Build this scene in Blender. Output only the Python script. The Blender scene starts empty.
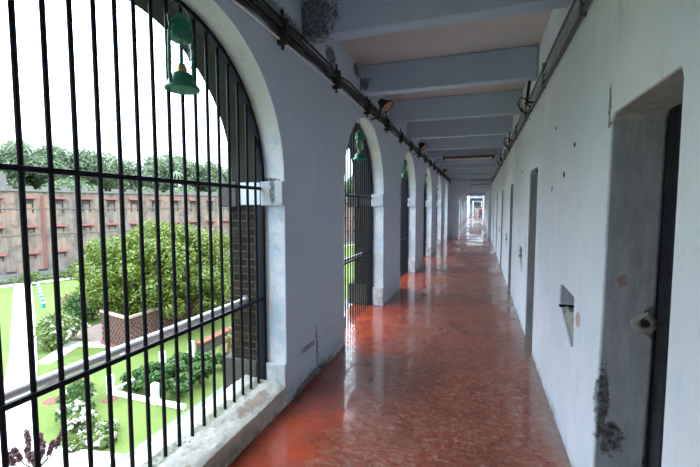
import bpy, bmesh, math, random
import numpy as np
from mathutils import Vector, Matrix
random.seed(7); rng = np.random.default_rng(7)
PI = math.pi
sc = bpy.context.scene
COL = sc.collection

# ------------------------------------------------------------------ measures
XL, XR = -1.44, 0.575          # corridor faces of the arcade wall and the cell wall
XG = -1.645                    # plane of the iron grilles
BAY, Y0, AW, SPR = 3.3, 0.8, 1.9, 1.82     # bay length, first jamb, arch width, spring height
AR = AW / 2
ZS, ZB = 3.34, 3.0             # slab and beam undersides
G = -7.4                       # garden level, two storeys down
YA, YB = -5.8, 125.0
CELL = 3.02

# ------------------------------------------------------------------ materials
def new_mat(name):
    m = bpy.data.materials.new(name); m.use_nodes = True
    nt = m.node_tree; b = nt.nodes['Principled BSDF']
    return m, nt, b
def N(nt, t, **k):
    n = nt.nodes.new(t)
    for a, v in k.items():
        if a in n.inputs: n.inputs[a].default_value = v
        else: setattr(n, a, v)
    return n
def L(nt, a, b): nt.links.new(a, b)
def coords(nt, scale=(1, 1, 1)):
    g = N(nt, 'ShaderNodeNewGeometry'); mp = N(nt, 'ShaderNodeMapping')
    mp.inputs['Scale'].default_value = scale; L(nt, g.outputs['Position'], mp.inputs['Vector'])
    return mp.outputs['Vector']
def noise(nt, vec, s, d=4, r=.6):
    n = N(nt, 'ShaderNodeTexNoise'); n.inputs['Scale'].default_value = s
    n.inputs['Detail'].default_value = d; n.inputs['Roughness'].default_value = r
    L(nt, vec, n.inputs['Vector']); return n.outputs['Fac']
def ramp(nt, fac, a, b, ca=(0, 0, 0, 1), cb=(1, 1, 1, 1)):
    r = N(nt, 'ShaderNodeValToRGB'); r.color_ramp.elements[0].position = a; r.color_ramp.elements[1].position = b
    r.color_ramp.elements[0].color = ca; r.color_ramp.elements[1].color = cb
    L(nt, fac, r.inputs['Fac']); return r.outputs['Color']
def mix(nt, fac, a, b, mode='MIX'):
    m = N(nt, 'ShaderNodeMix'); m.data_type = 'RGBA'; m.blend_type = mode
    for s, v in ((m.inputs[0], fac), (m.inputs[6], a), (m.inputs[7], b)):
        if isinstance(v, (int, float)): s.default_value = v
        elif isinstance(v, tuple): s.default_value = v if len(v) == 4 else (*v, 1)
        else: L(nt, v, s)
    return m.outputs[2]
def math_(nt, op, a, b=0.0, clamp=False):
    m = N(nt, 'ShaderNodeMath'); m.operation = op; m.use_clamp = clamp
    for s, v in ((m.inputs[0], a), (m.inputs[1], b)):
        if isinstance(v, (int, float)): s.default_value = v
        else: L(nt, v, s)
    return m.outputs[0]
def bump(nt, b, h, st=.3, dist=.01):
    n = N(nt, 'ShaderNodeBump'); n.inputs['Strength'].default_value = st; n.inputs['Distance'].default_value = dist
    L(nt, h, n.inputs['Height']); L(nt, n.outputs['Normal'], b.inputs['Normal'])
def maprange(nt, v, a, b, c=0., d=1.):
    m = N(nt, 'ShaderNodeMapRange'); m.interpolation_type = 'SMOOTHSTEP'
    for k, x in (('From Min', a), ('From Max', b), ('To Min', c), ('To Max', d)): m.inputs[k].default_value = x
    L(nt, v, m.inputs['Value']); return m.outputs['Result']

def blobs(nt, pts, thr=.55, nscale=9, stretch=(1, 1, 1)):
    """mask of stains with ragged outlines, each of its own place and size: (x, y, z, rx, ry, rz)"""
    g = N(nt, 'ShaderNodeNewGeometry'); tot = None
    nz = noise(nt, coords(nt, stretch), nscale, 6, .7)
    for (x, y, z, rx, ry, rz) in pts:
        mp = N(nt, 'ShaderNodeMapping'); mp.vector_type = 'POINT'
        mp.inputs['Scale'].default_value = (1/rx, 1/ry, 1/rz); mp.inputs['Location'].default_value = (-x/rx, -y/ry, -z/rz)
        L(nt, g.outputs['Position'], mp.inputs['Vector'])
        ln = N(nt, 'ShaderNodeVectorMath'); ln.operation = 'LENGTH'; L(nt, mp.outputs['Vector'], ln.inputs[0])
        f = math_(nt, 'SUBTRACT', 1.0, ln.outputs['Value'], True)
        tot = f if tot is None else math_(nt, 'MAXIMUM', tot, f)
    s = math_(nt, 'ADD', math_(nt, 'MULTIPLY', tot, .75), nz)
    s = math_(nt, 'MULTIPLY', maprange(nt, s, thr + .12, thr + .3), maprange(nt, tot, 0, .12))
    return s

def plaster(name, col, col2, dirt=.5, rough=.75, stains=None, stain_col=(.03, .035, .03), bstr=.35, foot=None, stains2=None, recess=False, reveal=False, stain2_col=(.4, .2, .1)):
    m, nt, b = new_mat(name)
    v = coords(nt)
    c = mix(nt, ramp(nt, noise(nt, v, 1.3, 5), .35, .7), col, col2)
    c = mix(nt, math_(nt, 'MULTIPLY', ramp(nt, noise(nt, v, 6, 8, .75), .55, .72), .35*dirt), c, tuple(x*.55 for x in col))
    vs = coords(nt, (5, 5, .7))
    c = mix(nt, math_(nt, 'MULTIPLY', ramp(nt, noise(nt, vs, 1.6, 6, .7), .58, .74), .5*dirt), c, tuple(x*.5 for x in col))
    sp = ramp(nt, noise(nt, v, 23, 3, .5), .71, .76)
    c = mix(nt, math_(nt, 'MULTIPLY', sp, .8*dirt), c, (.06, .06, .055))
    if foot:   # splash-back grime at the foot of the wall
        z = N(nt, 'ShaderNodeSeparateXYZ'); L(nt, v, z.inputs[0])
        f = maprange(nt, z.outputs['Z'], 0, foot, 1, 0)
        f = math_(nt, 'MULTIPLY', f, ramp(nt, noise(nt, v, 7, 6, .7), .4, .62))
        c = mix(nt, math_(nt, 'MULTIPLY', f, .75), c, (.09, .1, .085))
    if reveal:   # arch linings patchy and flaking, coloured paler with some of their sky light put in
        sp_ = N(nt, 'ShaderNodeSeparateXYZ'); L(nt, v, sp_.inputs[0])
        lw = mix(nt, ramp(nt, noise(nt, v, 5, 7, .7), .42, .58), (.52, .63, .74), (.74, .78, .78))
        lw = mix(nt, maprange(nt, math_(nt, 'ADD', sp_.outputs['Z'], math_(nt, 'MULTIPLY', noise(nt, v, 3), .8)), 2.3, 2.9, 0, .8), lw, (.56, .58, .48))
        lw = mix(nt, math_(nt, 'MULTIPLY', ramp(nt, noise(nt, v, 11, 8, .75), .57, .66), .5), lw, (.30, .33, .32))
        c = mix(nt, maprange(nt, sp_.outputs['X'], XL-.018, XL-.006, 1, 0), c, lw)
    if recess:  # door and niche recesses streaky grey, part of their shade put into the colour
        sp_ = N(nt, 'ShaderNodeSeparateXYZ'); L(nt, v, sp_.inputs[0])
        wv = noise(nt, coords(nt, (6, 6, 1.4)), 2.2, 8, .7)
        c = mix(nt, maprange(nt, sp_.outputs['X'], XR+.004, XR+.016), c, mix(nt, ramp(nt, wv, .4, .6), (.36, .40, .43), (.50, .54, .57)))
    if stains: c = mix(nt, math_(nt, 'MULTIPLY', blobs(nt, stains, .56, 21), math_(nt, 'MULTIPLY', noise(nt, v, 40, 4), 1.5, True)), c, stain_col)
    if stains2: c = mix(nt, math_(nt, 'MULTIPLY', blobs(nt, stains2, .62, 30), .7), c, stain2_col)
    L(nt, c, b.inputs['Base Color']); b.inputs['Roughness'].default_value = rough
    h = math_(nt, 'ADD', noise(nt, v, 4, 6, .6), math_(nt, 'MULTIPLY', noise(nt, v, 30, 5), .25))
    bump(nt, b, h, bstr, .02)
    return m
def simple(name, col, rough=.5, metal=0., var=.25, scale=20, bs=.15):
    m, nt, b = new_mat(name); v = coords(nt)
    c = mix(nt, noise(nt, v, scale, 5), tuple(x*(1-var) for x in col), tuple(min(1, x*(1+var)) for x in col))
    L(nt, c, b.inputs['Base Color']); b.inputs['Roughness'].default_value = rough; b.inputs['Metallic'].default_value = metal
    bump(nt, b, noise(nt, v, scale*2, 4), bs, .004)
    return m
def leafmat(name, c1, c2, c3=None):
    m, nt, b = new_mat(name)
    g = N(nt, 'ShaderNodeNewGeometry')
    r = N(nt, 'ShaderNodeValToRGB'); e = r.color_ramp.elements
    e[0].color = (*c1, 1); e[1].color = (*c2, 1); e[1].position = .8
    if c3: q = r.color_ramp.elements.new(1.0); q.color = (*c3, 1)
    L(nt, g.outputs['Random Per Island'], r.inputs['Fac'])
    L(nt, r.outputs['Color'], b.inputs['Base Color']); b.inputs['Roughness'].default_value = .45
    t = N(nt, 'ShaderNodeBsdfTranslucent'); L(nt, r.outputs['Color'], t.inputs['Color'])
    mx = N(nt, 'ShaderNodeMixShader'); mx.inputs[0].default_value = .35
    out = nt.nodes['Material Output']
    L(nt, b.outputs[0], mx.inputs[1]); L(nt, t.outputs[0], mx.inputs[2]); L(nt, mx.outputs[0], out.inputs['Surface'])
    return m

M = {}
M['wall_l'] = plaster('lavender_plaster', (.55, .62, .74), (.61, .68, .79), .45, foot=.22, reveal=True,
    stains=[(XL, 2.72, 3.0, .3, .5, .16), (XL, 3.2, .02, .2, .6, .1), (XL, 3.7, 3.1, .3, .2, .15), (XL, 3.3, .30, .1, .03, .3), (XL, 3.1, .34, .1, .25, .035), (XL, 4.55, 3.25, .3, .2, .12),
            (-1.56, 2.70, 1.81, .12, .1, .03)])
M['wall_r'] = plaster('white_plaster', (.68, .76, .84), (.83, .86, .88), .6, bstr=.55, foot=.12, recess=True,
    stains=[(.60, 2.15, .62, .05, .1, .3), (.65, 2.15, .45, .08, .1, .14), (XR, 2.145, 2.07, .03, .03, .15), (.79, 2.13, 1.05, .06, .1, .12), (XR, 5.9, 1.5, .03, .04, .06),
            (XR, 3.6, 1.75, .03, .05, .04), (XR, 3.15, 1.83, .03, .04, .05), (.8, 2.13, .3, .03, .1, .25), (.57, 5.35, 1.1, .03, .03, .25)],
    stains2=[(XR, 2.58, .93, .03, .09, .09), (.66, 2.13, 1.25, .04, .05, .05)])
M['trim_l'] = plaster('pale_blue_plaster', (.50, .55, .60), (.66, .70, .72), 1.0, foot=.5,
    stains=[(-1.53, 2.68, 1.72, .04, .1, .16)], stain_col=(.05, .065, .03), bstr=.6)
M['soffit'] = plaster('ceiling_plaster', (.52, .50, .47), (.60, .56, .52), .7)
M['beam'] = plaster('beam_paint', (.42, .53, .66), (.47, .58, .70), .5,
    stains=[(-1.35, 3.0, 3.15, .35, .3, .3), (-1.42, 4.6, 3.12, .2, .3, .12)])
M['stone'] = plaster('weathered_sill', (.36, .34, .28), (.78, .76, .69), 2.0, foot=.2, stain_col=(.1, .12, .05),
    stains=[(-1.66, y, .2, .06, .35, .1) for y in (1.0, 1.6, 2.1, 2.5)], stains2=[(-1.52, 2.35, .2, .1, .4, .1), (-1.5, 1.5, .2, .06, .3, .1)], stain2_col=(.22, .15, .09), bstr=1.0)

# brick of the outer half of the arcade wall
m, nt, b = new_mat('old_brick'); M['brick'] = m
g = N(nt, 'ShaderNodeNewGeometry'); sx = N(nt, 'ShaderNodeSeparateXYZ'); L(nt, g.outputs['Position'], sx.inputs[0])
cx = N(nt, 'ShaderNodeCombineXYZ'); L(nt, math_(nt, 'ADD', sx.outputs['X'], sx.outputs['Y']), cx.inputs['X']); L(nt, sx.outputs['Z'], cx.inputs['Y'])
bt = N(nt, 'ShaderNodeTexBrick'); L(nt, cx.outputs[0], bt.inputs['Vector'])
for k, v in (('Color1', (.036, .027, .017, 1)), ('Color2', (.016, .012, .008, 1)), ('Mortar', (.07, .06, .042, 1)), ('Scale', 1.0), ('Mortar Size', .006), ('Brick Width', .14), ('Row Height', .062)): bt.inputs[k].default_value = v
nz = noise(nt, g.outputs['Position'], 7, 6, .7)
c = mix(nt, ramp(nt, nz, .45, .7), bt.outputs['Color'], (.016, .018, .013))
L(nt, c, b.inputs['Base Color']); b.inputs['Roughness'].default_value = .9
bump(nt, b, math_(nt, 'ADD', bt.outputs['Fac'], math_(nt, 'MULTIPLY', nz, -1.2)), .8, -.02)
M['mould'] = plaster('mouldy_plaster', (.014, .016, .011), (.045, .046, .032), 1.2, bstr=.8)
for k_ in ('brick', 'mould'): M[k_].node_tree.nodes['Principled BSDF'].inputs['Specular IOR Level'].default_value = .08
M['dark_stone'] = plaster('dark_stone', (.03, .027, .02), (.07, .064, .048), 1.2, bstr=1.)

# floor: red oxide cement, polished and wet, scuffed along the middle
m, nt, b = new_mat('red_cement'); M['floor'] = m
v = coords(nt); s = N(nt, 'ShaderNodeSeparateXYZ'); L(nt, v, s.inputs[0])
base = mix(nt, ramp(nt, noise(nt, v, 2.2, 5), .35, .7), (.38, .045, .014), (.48, .085, .028))
vs = coords(nt, (1.3, 2.2, 1))
wn = noise(nt, v, 1.6, 8, .7)
jag = math_(nt, 'MULTIPLY', math_(nt, 'SUBTRACT', noise(nt, v, 3.5, 7, .7), .5), .9)
lane = maprange(nt, math_(nt, 'ADD', s.outputs['X'], jag), -1.15, -.75)
base = mix(nt, math_(nt, 'MULTIPLY', lane, .7), base, (.215, .065, .035))
fine = noise(nt, vs, 9, 10, .82)
base = mix(nt, math_(nt, 'MULTIPLY', math_(nt, 'MULTIPLY', ramp(nt, fine, .50, .57), lane), .6), base, (.40, .235, .17))
base = mix(nt, math_(nt, 'MULTIPLY', math_(nt, 'MULTIPLY', ramp(nt, noise(nt, v, 24, 8, .8), .53, .58), lane), .6), base, (.44, .31, .24))
base = mix(nt, math_(nt, 'MULTIPLY', ramp(nt, noise(nt, coords(nt, (1, 1.7, 1)), 15, 9, .8), .52, .60), .5), base, (.10, .028, .016))
dk = ramp(nt, noise(nt, v, 3.1, 9, .75), .48, .66)
base = mix(nt, math_(nt, 'MULTIPLY', dk, .5), base, (.07, .022, .015))
edge = maprange(nt, math_(nt, 'ADD', s.outputs['X'], math_(nt, 'MULTIPLY', noise(nt, v, 5, 4), .16)), .50, .66)
base = mix(nt, math_(nt, 'MULTIPLY', edge, .6), base, (.36, .3, .26))
pud = blobs(nt, [(-.85, 3.6, 0, .7, .6, .3), (-1.2, 3.1, 0, .35, .6, .3)], .42, 8)
base = mix(nt, math_(nt, 'MULTIPLY', pud, .28), base, (.09, .07, .062))
L(nt, base, b.inputs['Base Color'])
wet = math_(nt, 'SUBTRACT', 1.0, lane, True)
rg = mix(nt, lane, (.22, .22, .22), ramp(nt, wn, .3, .7, (.2, .2, .2, 1), (.42, .42, .42, 1)))
L(nt, rg, b.inputs['Roughness'])
b.inputs['Specular IOR Level'].default_value = .35
b.inputs['Coat Roughness'].default_value = .045; b.inputs['Coat IOR'].default_value = 1.45
L(nt, math_(nt, 'MAXIMUM', math_(nt, 'MAXIMUM', wet, pud), maprange(nt, noise(nt, v, .9, 4), .44, .58, .15, .8)), b.inputs['Coat Weight'])
hh = math_(nt, 'ADD', noise(nt, v, 9, 8, .7), math_(nt, 'MULTIPLY', fine, .6))
bump(nt, b, hh, .3, .012)
bn = N(nt, 'ShaderNodeBump'); bn.inputs['Strength'].default_value = .22; bn.inputs['Distance'].default_value = .01
L(nt, noise(nt, v, 7, 4, .55), bn.inputs['Height']); L(nt, bn.outputs['Normal'], b.inputs['Coat Normal'])

M['iron'] = simple('black_iron', (.005, .006, .012), .5, .0, .3, 30)
M['iron'].node_tree.nodes['Principled BSDF'].inputs['Specular IOR Level'].default_value = .18
M['white_pipe'] = simple('white_pipe_paint', (.9, .9, .9), .4)
M['green'] = simple('green_enamel', (.012, .17, .10), .3, 0, .35, 25)
M['rust'] = simple('dark_conduit', (.032, .033, .028), .6, 0, .6, 12, .4)
M['cable'] = simple('black_cable', (.02, .02, .022), .5)
M['grey_pipe'] = simple('painted_grey_pipe', (.32, .36, .40), .55, 0, .5, 9)
M['dark_pipe'] = simple('dark_painted_pipe', (.09, .10, .11), .5, 0, .5, 9)
M['brass'] = simple('brass_burner', (.45, .32, .12), .35, .8)
M['reflector'] = simple('rusty_reflector', (.45, .26, .18), .35, .3, .5, 12)
M['wood'] = simple('brown_wood', (.16, .10, .06), .6, 0, .4, 14)
M['tube'] = simple('cream_tube', (.75, .74, .68), .35)
M['door'] = simple('dark_iron_door', (.02, .022, .024), .55, 0, .5, 8)
M['rubble'] = plaster('broken_mortar', (.34, .33, .29), (.5, .48, .43), 1.3, bstr=1.)
M['white_wall'] = simple('white_limewash', (.72, .74, .72), .8, 0, .12, 5)
M['pave'] = plaster('grey_paving', (.12, .125, .13), (.16, .165, .17), .6, bstr=.5)
M['conc'] = plaster('pale_concrete', (.60, .58, .53), (.68, .66, .62), .5)
M['soil'] = simple('red_soil', (.13, .055, .035), .95, 0, .4, 6)
M['redbrick'] = simple('red_coping', (.20, .06, .035), .8, 0, .4, 8)
M['lattice'] = simple('red_brown_lattice', (.13, .065, .05), .85, 0, .4, 9)
M['pinkstone'] = simple('pink_render', (.34, .24, .2), .85, 0, .25, 4)
M['brownwall'] = plaster('stained_brown_wall', (.05, .042, .035), (.085, .07, .058), 1.)
M['teal'] = simple('teal_paint', (.02, .20, .19), .4)
M['bark'] = simple('bark', (.07, .05, .035), .95, 0, .5, 14, .6)
M['hood'] = simple('red_hood', (.20, .06, .05), .75, 0, .25, 3)
M['slot'] = simple('dark_recess', (.02, .02, .02), .9)
M['panel'] = plaster('grey_panel', (.11, .105, .095), (.16, .15, .13), 1.3)
M['leaf_tree'] = leafmat('tree_leaves', (.05, .10, .008), (.15, .20, .022), (.26, .30, .045))
M['leaf_far'] = leafmat('forest_leaves', (.09, .14, .07), (.16, .22, .11), (.2, .26, .14))  # distance haze put into the paler leaf colours
M['leaf_bed'] = leafmat('bed_leaves', (.015, .06, .008), (.045, .12, .014), (.09, .17, .025))
M['leaf_light'] = leafmat('light_leaves', (.06, .11, .02), (.14, .2, .04), (.2, .24, .06))
M['leaf_maroon'] = leafmat('maroon_leaves', (.05, .018, .022), (.11, .04, .045), (.13, .06, .07))
M['leaf_red'] = leafmat('red_leaves', (.16, .03, .02), (.3, .08, .04))
M['leaf_dry'] = leafmat('dry_leaves', (.10, .08, .03), (.2, .18, .06), (.25, .12, .09))
M['petal'] = leafmat('white_petals', (.62, .60, .5), (.8, .78, .7))
M['skin'] = simple('skin', (.30, .15, .09), .5)
M['hair'] = simple('black_hair', (.01, .008, .007), .5)
M['cream_cloth'] = simple('cream_cloth', (.62, .55, .42), .8)
M['red_cloth'] = simple('red_cloth', (.2, .03, .02), .8)
M['blue_cloth'] = simple('dark_blue_cloth', (.04, .05, .09), .8)

# glass of the lantern globes
m, nt, b = new_mat('clear_glass'); M['glass'] = m
b.inputs['Base Color'].default_value = (.95, 1, .97, 1); b.inputs['Transmission Weight'].default_value = 1.0
b.inputs['Roughness'].default_value = .06; b.inputs['IOR'].default_value = 1.2

# far prison block render: pinkish, greyer towards the parapet by its own patches
m, nt, b = new_mat('old_pink_render'); M['facade'] = m
v = coords(nt)
c = mix(nt, ramp(nt, noise(nt, v, .22, 6, .6), .35, .65), (.27, .165, .11), (.19, .16, .13))
vs = coords(nt, (1.2, 1.2, .12))
c = mix(nt, math_(nt, 'MULTIPLY', ramp(nt, noise(nt, vs, 1.0, 7, .7), .44, .64), .8), c, (.085, .075, .066))
c = mix(nt, math_(nt, 'MULTIPLY', ramp(nt, noise(nt, v, .7, 8, .75), .48, .62), .7), c, (.05, .046, .04))
L(nt, c, b.inputs['Base Color']); b.inputs['Roughness'].default_value = .9

# lawn
m, nt, b = new_mat('lawn'); M['lawn'] = m
v = coords(nt)
c = mix(nt, ramp(nt, noise(nt, v, .5, 6), .35, .65), (.08, .13, .014), (.125, .175, .027))
c = mix(nt, math_(nt, 'MULTIPLY', ramp(nt, noise(nt, v, 9, 6, .8), .4, .65), .5), c, (.05, .09, .01))
L(nt, c, b.inputs['Base Color']); b.inputs['Roughness'].default_value = .9
bump(nt, b, noise(nt, v, 14, 5, .8), .9, .05)

# ------------------------------------------------------------------ builders
class MB:
    def __init__(s): s.v = []; s.f = []; s.smooth = False
    def add(s, vs, fs):
        o = len(s.v); s.v += [tuple(v) for v in vs]; s.f += [tuple(i+o for i in f) for f in fs]; return s
    def box(s, x0, x1, y0, y1, z0, z1):
        return s.add([(x0,y0,z0),(x1,y0,z0),(x1,y1,z0),(x0,y1,z0),(x0,y0,z1),(x1,y0,z1),(x1,y1,z1),(x0,y1,z1)],
                     [(0,3,2,1),(4,5,6,7),(0,1,5,4),(1,2,6,5),(2,3,7,6),(3,0,4,7)])
    def prism(s, poly, axis, a, b):
        """poly in the other two axes, extruded a..b along axis"""
        def P(u, w, t): return {'x': (t, u, w), 'y': (u, t, w), 'z': (u, w, t)}[axis]
        n = len(poly)
        vs = [P(u, w, a) for u, w in poly] + [P(u, w, b) for u, w in poly]
        return s.add(vs, [tuple(range(n))[::-1], tuple(range(n, 2*n))] + [(i, (i+1) % n, n+(i+1) % n, n+i) for i in range(n)])
    def tube(s, pts, r, n=8, cap=True):
        pts = [Vector(p) for p in pts]; rs = r if isinstance(r, (list, tuple)) else [r]*len(pts)
        rings = []
        up = Vector((0, 0, 1))
        for i, p in enumerate(pts):
            d = (pts[min(i+1, len(pts)-1)] - pts[max(i-1, 0)]).normalized()
            a = d.cross(up if abs(d.z) < .95 else Vector((1, 0, 0))).normalized(); b_ = d.cross(a).normalized()
            rings.append([p + (a*math.cos(t) + b_*math.sin(t))*rs[i] for t in [2*PI*k/n for k in range(n)]])
        vs = [v for r_ in rings for v in r_]
        fs = [(i*n+k, i*n+(k+1) % n, (i+1)*n+(k+1) % n, (i+1)*n+k) for i in range(len(pts)-1) for k in range(n)]
        if cap: fs += [tuple(range(n))[::-1], tuple(range((len(pts)-1)*n, len(pts)*n))]
        return s.add(vs, fs)
    def lathe(s, prof, c=(0, 0, 0), n=24):
        vs = [(c[0]+r*math.cos(2*PI*k/n), c[1]+r*math.sin(2*PI*k/n), c[2]+z) for r, z in prof for k in range(n)]
        fs = [(i*n+k, i*n+(k+1) % n, (i+1)*n+(k+1) % n, (i+1)*n+k) for i in range(len(prof)-1) for k in range(n)]
        return s.add(vs, fs)
    def build(s, name, mat, parent=None, loc=None, smooth=False, bevel=0):
        me = bpy.data.meshes.new(name); me.from_pydata(s.v, [], s.f); me.update()
        bm = bmesh.new(); bm.from_mesh(me); bmesh.ops.recalc_face_normals(bm, faces=bm.faces)
        if smooth:
            for f in bm.faces: f.smooth = True
        bm.to_mesh(me); bm.free()
        if smooth:
            try: me.set_sharp_from_angle(angle=math.radians(40))
            except Exception: pass
        me.materials.append(mat)
        o = bpy.data.objects.new(name, me); COL.objects.link(o)
        if parent: o.parent = parent
        if loc: o.location = loc
        if bevel:
            b_ = o.modifiers.new('bevel', 'BEVEL'); b_.width = bevel; b_.segments = 2; b_.limit_method = 'ANGLE'
        return o
def tag(o, label=None, cat=None, group=None, kind=None):
    for k, v in (('label', label), ('category', cat), ('group', group), ('kind', kind)):
        if v: o[k] = v
    return o
def empty(name, loc=(0, 0, 0), rz=0):
    o = bpy.data.objects.new(name, None); COL.objects.link(o); o.location = loc; o.rotation_euler = (0, 0, rz)
    o.empty_display_size = .1; return o
def kids(o): return [c for c in list(bpy.data.objects) if c.parent == o]
def copy_tree(o, parent=None):
    c = o.copy(); COL.objects.link(c); c.parent = parent
    for ch in o.children: copy_tree(ch, c)
    return c
def struct(o): o['kind'] = 'structure'; return o

def carve(obj, cutters, bevel=.012):
    """cut openings into a solid wall, then round its plaster edges"""
    co = cutters.build('cutter', M['iron'])
    md = obj.modifiers.new('cut', 'BOOLEAN'); md.object = co; md.solver = 'EXACT'; md.use_self = True
    if bevel:
        b_ = obj.modifiers.new('bev', 'BEVEL'); b_.width = bevel; b_.segments = 2; b_.limit_method = 'ANGLE'; b_.angle_limit = math.radians(50)
    dg = bpy.context.evaluated_depsgraph_get(); dg.update()
    me = bpy.data.meshes.new_from_object(obj.evaluated_get(dg))
    obj.modifiers.clear(); obj.data = me
    bpy.data.objects.remove(co)
    return obj

EXT = {round(Y0, 3): True}
def arch_poly(y0, r, z0=-.01, n=28, spr=SPR):
    yc = y0 + AR
    if EXT.get(round(y0, 3)) or (y0 == 0 and EXT.get('local')):   # nearest arch: its left haunch reaches further
        q = .25
        left = [(yc-r-q, z0)] + [(yc - (r+q)*math.cos(PI*i/n), spr + r*math.sin(PI*i/n)) for i in range(n//2)]
        return left + [(yc - r*math.cos(PI*i/n), spr + r*math.sin(PI*i/n)) for i in range(n//2, n+1)] + [(yc+r, z0)]
    return [(yc-r, z0)] + [(yc - r*math.cos(PI*i/n), spr + r*math.sin(PI*i/n)) for i in range(n+1)] + [(yc+r, z0)]

BAYS = list(range(-2, 38))
ybay = lambda k: Y0 + BAY*k

# ------------------------------------------------------------------ the corridor shell
fl = MB().box(-1.93, 1.3, YA, YB, -.25, 0).build('floor', M['floor']); struct(fl)
w = MB().box(-1.64, XL, YA, YB, -.005, ZS).build('wall_left', M['wall_l'])
cut = MB()
for k in BAYS: cut.prism(arch_poly(ybay(k), AR), 'x', -1.8, -1.3)
struct(carve(w, cut))
w = MB().box(-1.93, -1.641, YA, YB, SPR-.02, ZS).build('wall_outer_spandrel', M['mould'])
cut = MB()
for k in BAYS: cut.prism(arch_poly(ybay(k), AR+.01, 1.0), 'x', -2.1, -1.5)
struct(carve(w, cut, 0)); w['label'] = 'dark mould-stained outer spandrels above the arches'
ob = MB()
for k in BAYS[:-1]: ob.box(-1.93, -1.641, ybay(k)+AW-.01, ybay(k+1)+.01-(.25 if k == -1 else 0), -.02, SPR-.03)
struct(ob.build('wall_outer_brick', M['brick']))
# impost blocks, plinths (trim)
im = MB(); io = MB(); pl = MB(); po = MB(); wf = MB()
for k in BAYS[:-1]:
    a, b2 = ybay(k)+AW, ybay(k+1) - (.25 if k == -1 else 0)
    im.box(-1.635, XL-.001, a-.035, b2+.035, 1.61, 1.80)
    (im if k == 0 else io).box(-1.84, -1.637, a-.034, b2+.034, 1.615, 1.795)
    io.box(-2.02, -1.842, a-.06, b2+.06, 1.60, 1.80)
    wf.box(XL-.03, XL+.007, a+.004, b2-.004, 0, .33); pl.box(-1.635, XL+.002, a-.022, b2+.022, .0, .30 if k != 0 else .34)
    po.box(-2.02, -1.70, a-.03, b2+.03, .0, .34)
struct(im.build('trim_1', M['trim_l'], bevel=.008)); struct(io.build('trim_2', M['dark_stone'], bevel=.01))
struct(wf.build('trim_6', M['wall_l'], bevel=.005)); struct(pl.build('trim_3', M['trim_l'], bevel=.01)); struct(po.build('trim_4', M['dark_stone'], bevel=.01))
# low masonry sill under the nearest arch
def rough_block(name, x0, x1, y0, y1, zf, mat, nx=14, ny=60, amp=.012):
    vs = []; fs = []
    for i in range(nx+1):
        for j in range(ny+1):
            u, t = i/nx, j/ny
            x = x0 + (x1-x0)*u; y = y0+(y1-y0)*t
            z = zf(u) + amp*(math.sin(9*y+3*x*5)*.3 + random.uniform(-.5, .5))
            if i == nx: x += random.uniform(-.003, .003); z -= .008
            vs.append((x, y, z))
    n = len(vs); row = ny+1
    vs += [(v[0], v[1], 0.0) for v in vs if True]
    for i in range(nx):
        for j in range(ny): a = i*row+j; fs.append((a, a+row, a+row+1, a+1))
    for j in range(ny):
        for i in (0, nx): a = i*row+j; fs.append((a, a+1, n+a+1, n+a))
    for i in range(nx):
        for j in (0, ny): a = i*row+j; fs.append((a, a+row, n+a+row, n+a))
    return MB().add(vs, fs).build(name, mat, smooth=True)
s_ = rough_block('trim_5', -1.80, XL, .55, 2.72, lambda u: .215 - .055*u**1.5, M['stone']); struct(s_)

# ceiling: slab with two roof gaps far along, beams every half bay
sl = MB()
for a, b2 in ((YA, 52), (64, 96), (112, YB)): sl.box(-2.1, 1.35, a, b2, ZS, ZS+.2)
struct(sl.build('ceiling', M['soffit']))
bi = 0
y = 3.02 - 1.66*5
while y < YB:
    if not (51.8 < y < 64 or 95.8 < y < 112):
        bi += 1
        o = MB().box(XL+.003, XR-.003, y, y+.14, ZB, ZS-.002).build('trim_%d' % (10+bi), M['beam'], bevel=.012); struct(o)
    y += 1.66

# cell wall with door recesses and bolt niches
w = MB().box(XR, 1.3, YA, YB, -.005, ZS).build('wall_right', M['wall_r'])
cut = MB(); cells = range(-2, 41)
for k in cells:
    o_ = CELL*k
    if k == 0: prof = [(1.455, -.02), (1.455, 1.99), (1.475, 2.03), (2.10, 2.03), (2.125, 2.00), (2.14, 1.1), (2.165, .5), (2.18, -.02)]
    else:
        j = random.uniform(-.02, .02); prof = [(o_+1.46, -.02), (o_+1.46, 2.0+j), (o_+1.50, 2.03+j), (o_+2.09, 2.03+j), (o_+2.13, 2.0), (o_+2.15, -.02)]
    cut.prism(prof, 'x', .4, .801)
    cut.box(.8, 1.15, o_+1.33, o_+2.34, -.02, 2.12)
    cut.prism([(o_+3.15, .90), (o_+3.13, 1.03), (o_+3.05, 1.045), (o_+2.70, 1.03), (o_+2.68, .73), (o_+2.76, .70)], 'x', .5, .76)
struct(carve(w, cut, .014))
for i, k in enumerate(cells):
    o_ = CELL*k
    d = MB().box(1.10, 1.14, o_+1.34, o_+2.33, 0.0, 2.11)
    for q in range(9): d.tube([(1.085, o_+1.42+q*.104, .02), (1.085, o_+1.42+q*.104, 2.09)], .011, 6)
    struct(d.build('door_%d' % (i+1), M['door']))
struct(MB().box(.86, .90, 2.29, 2.338, 0, 2.11).build('trim_93', M['grey_pipe']))
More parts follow.
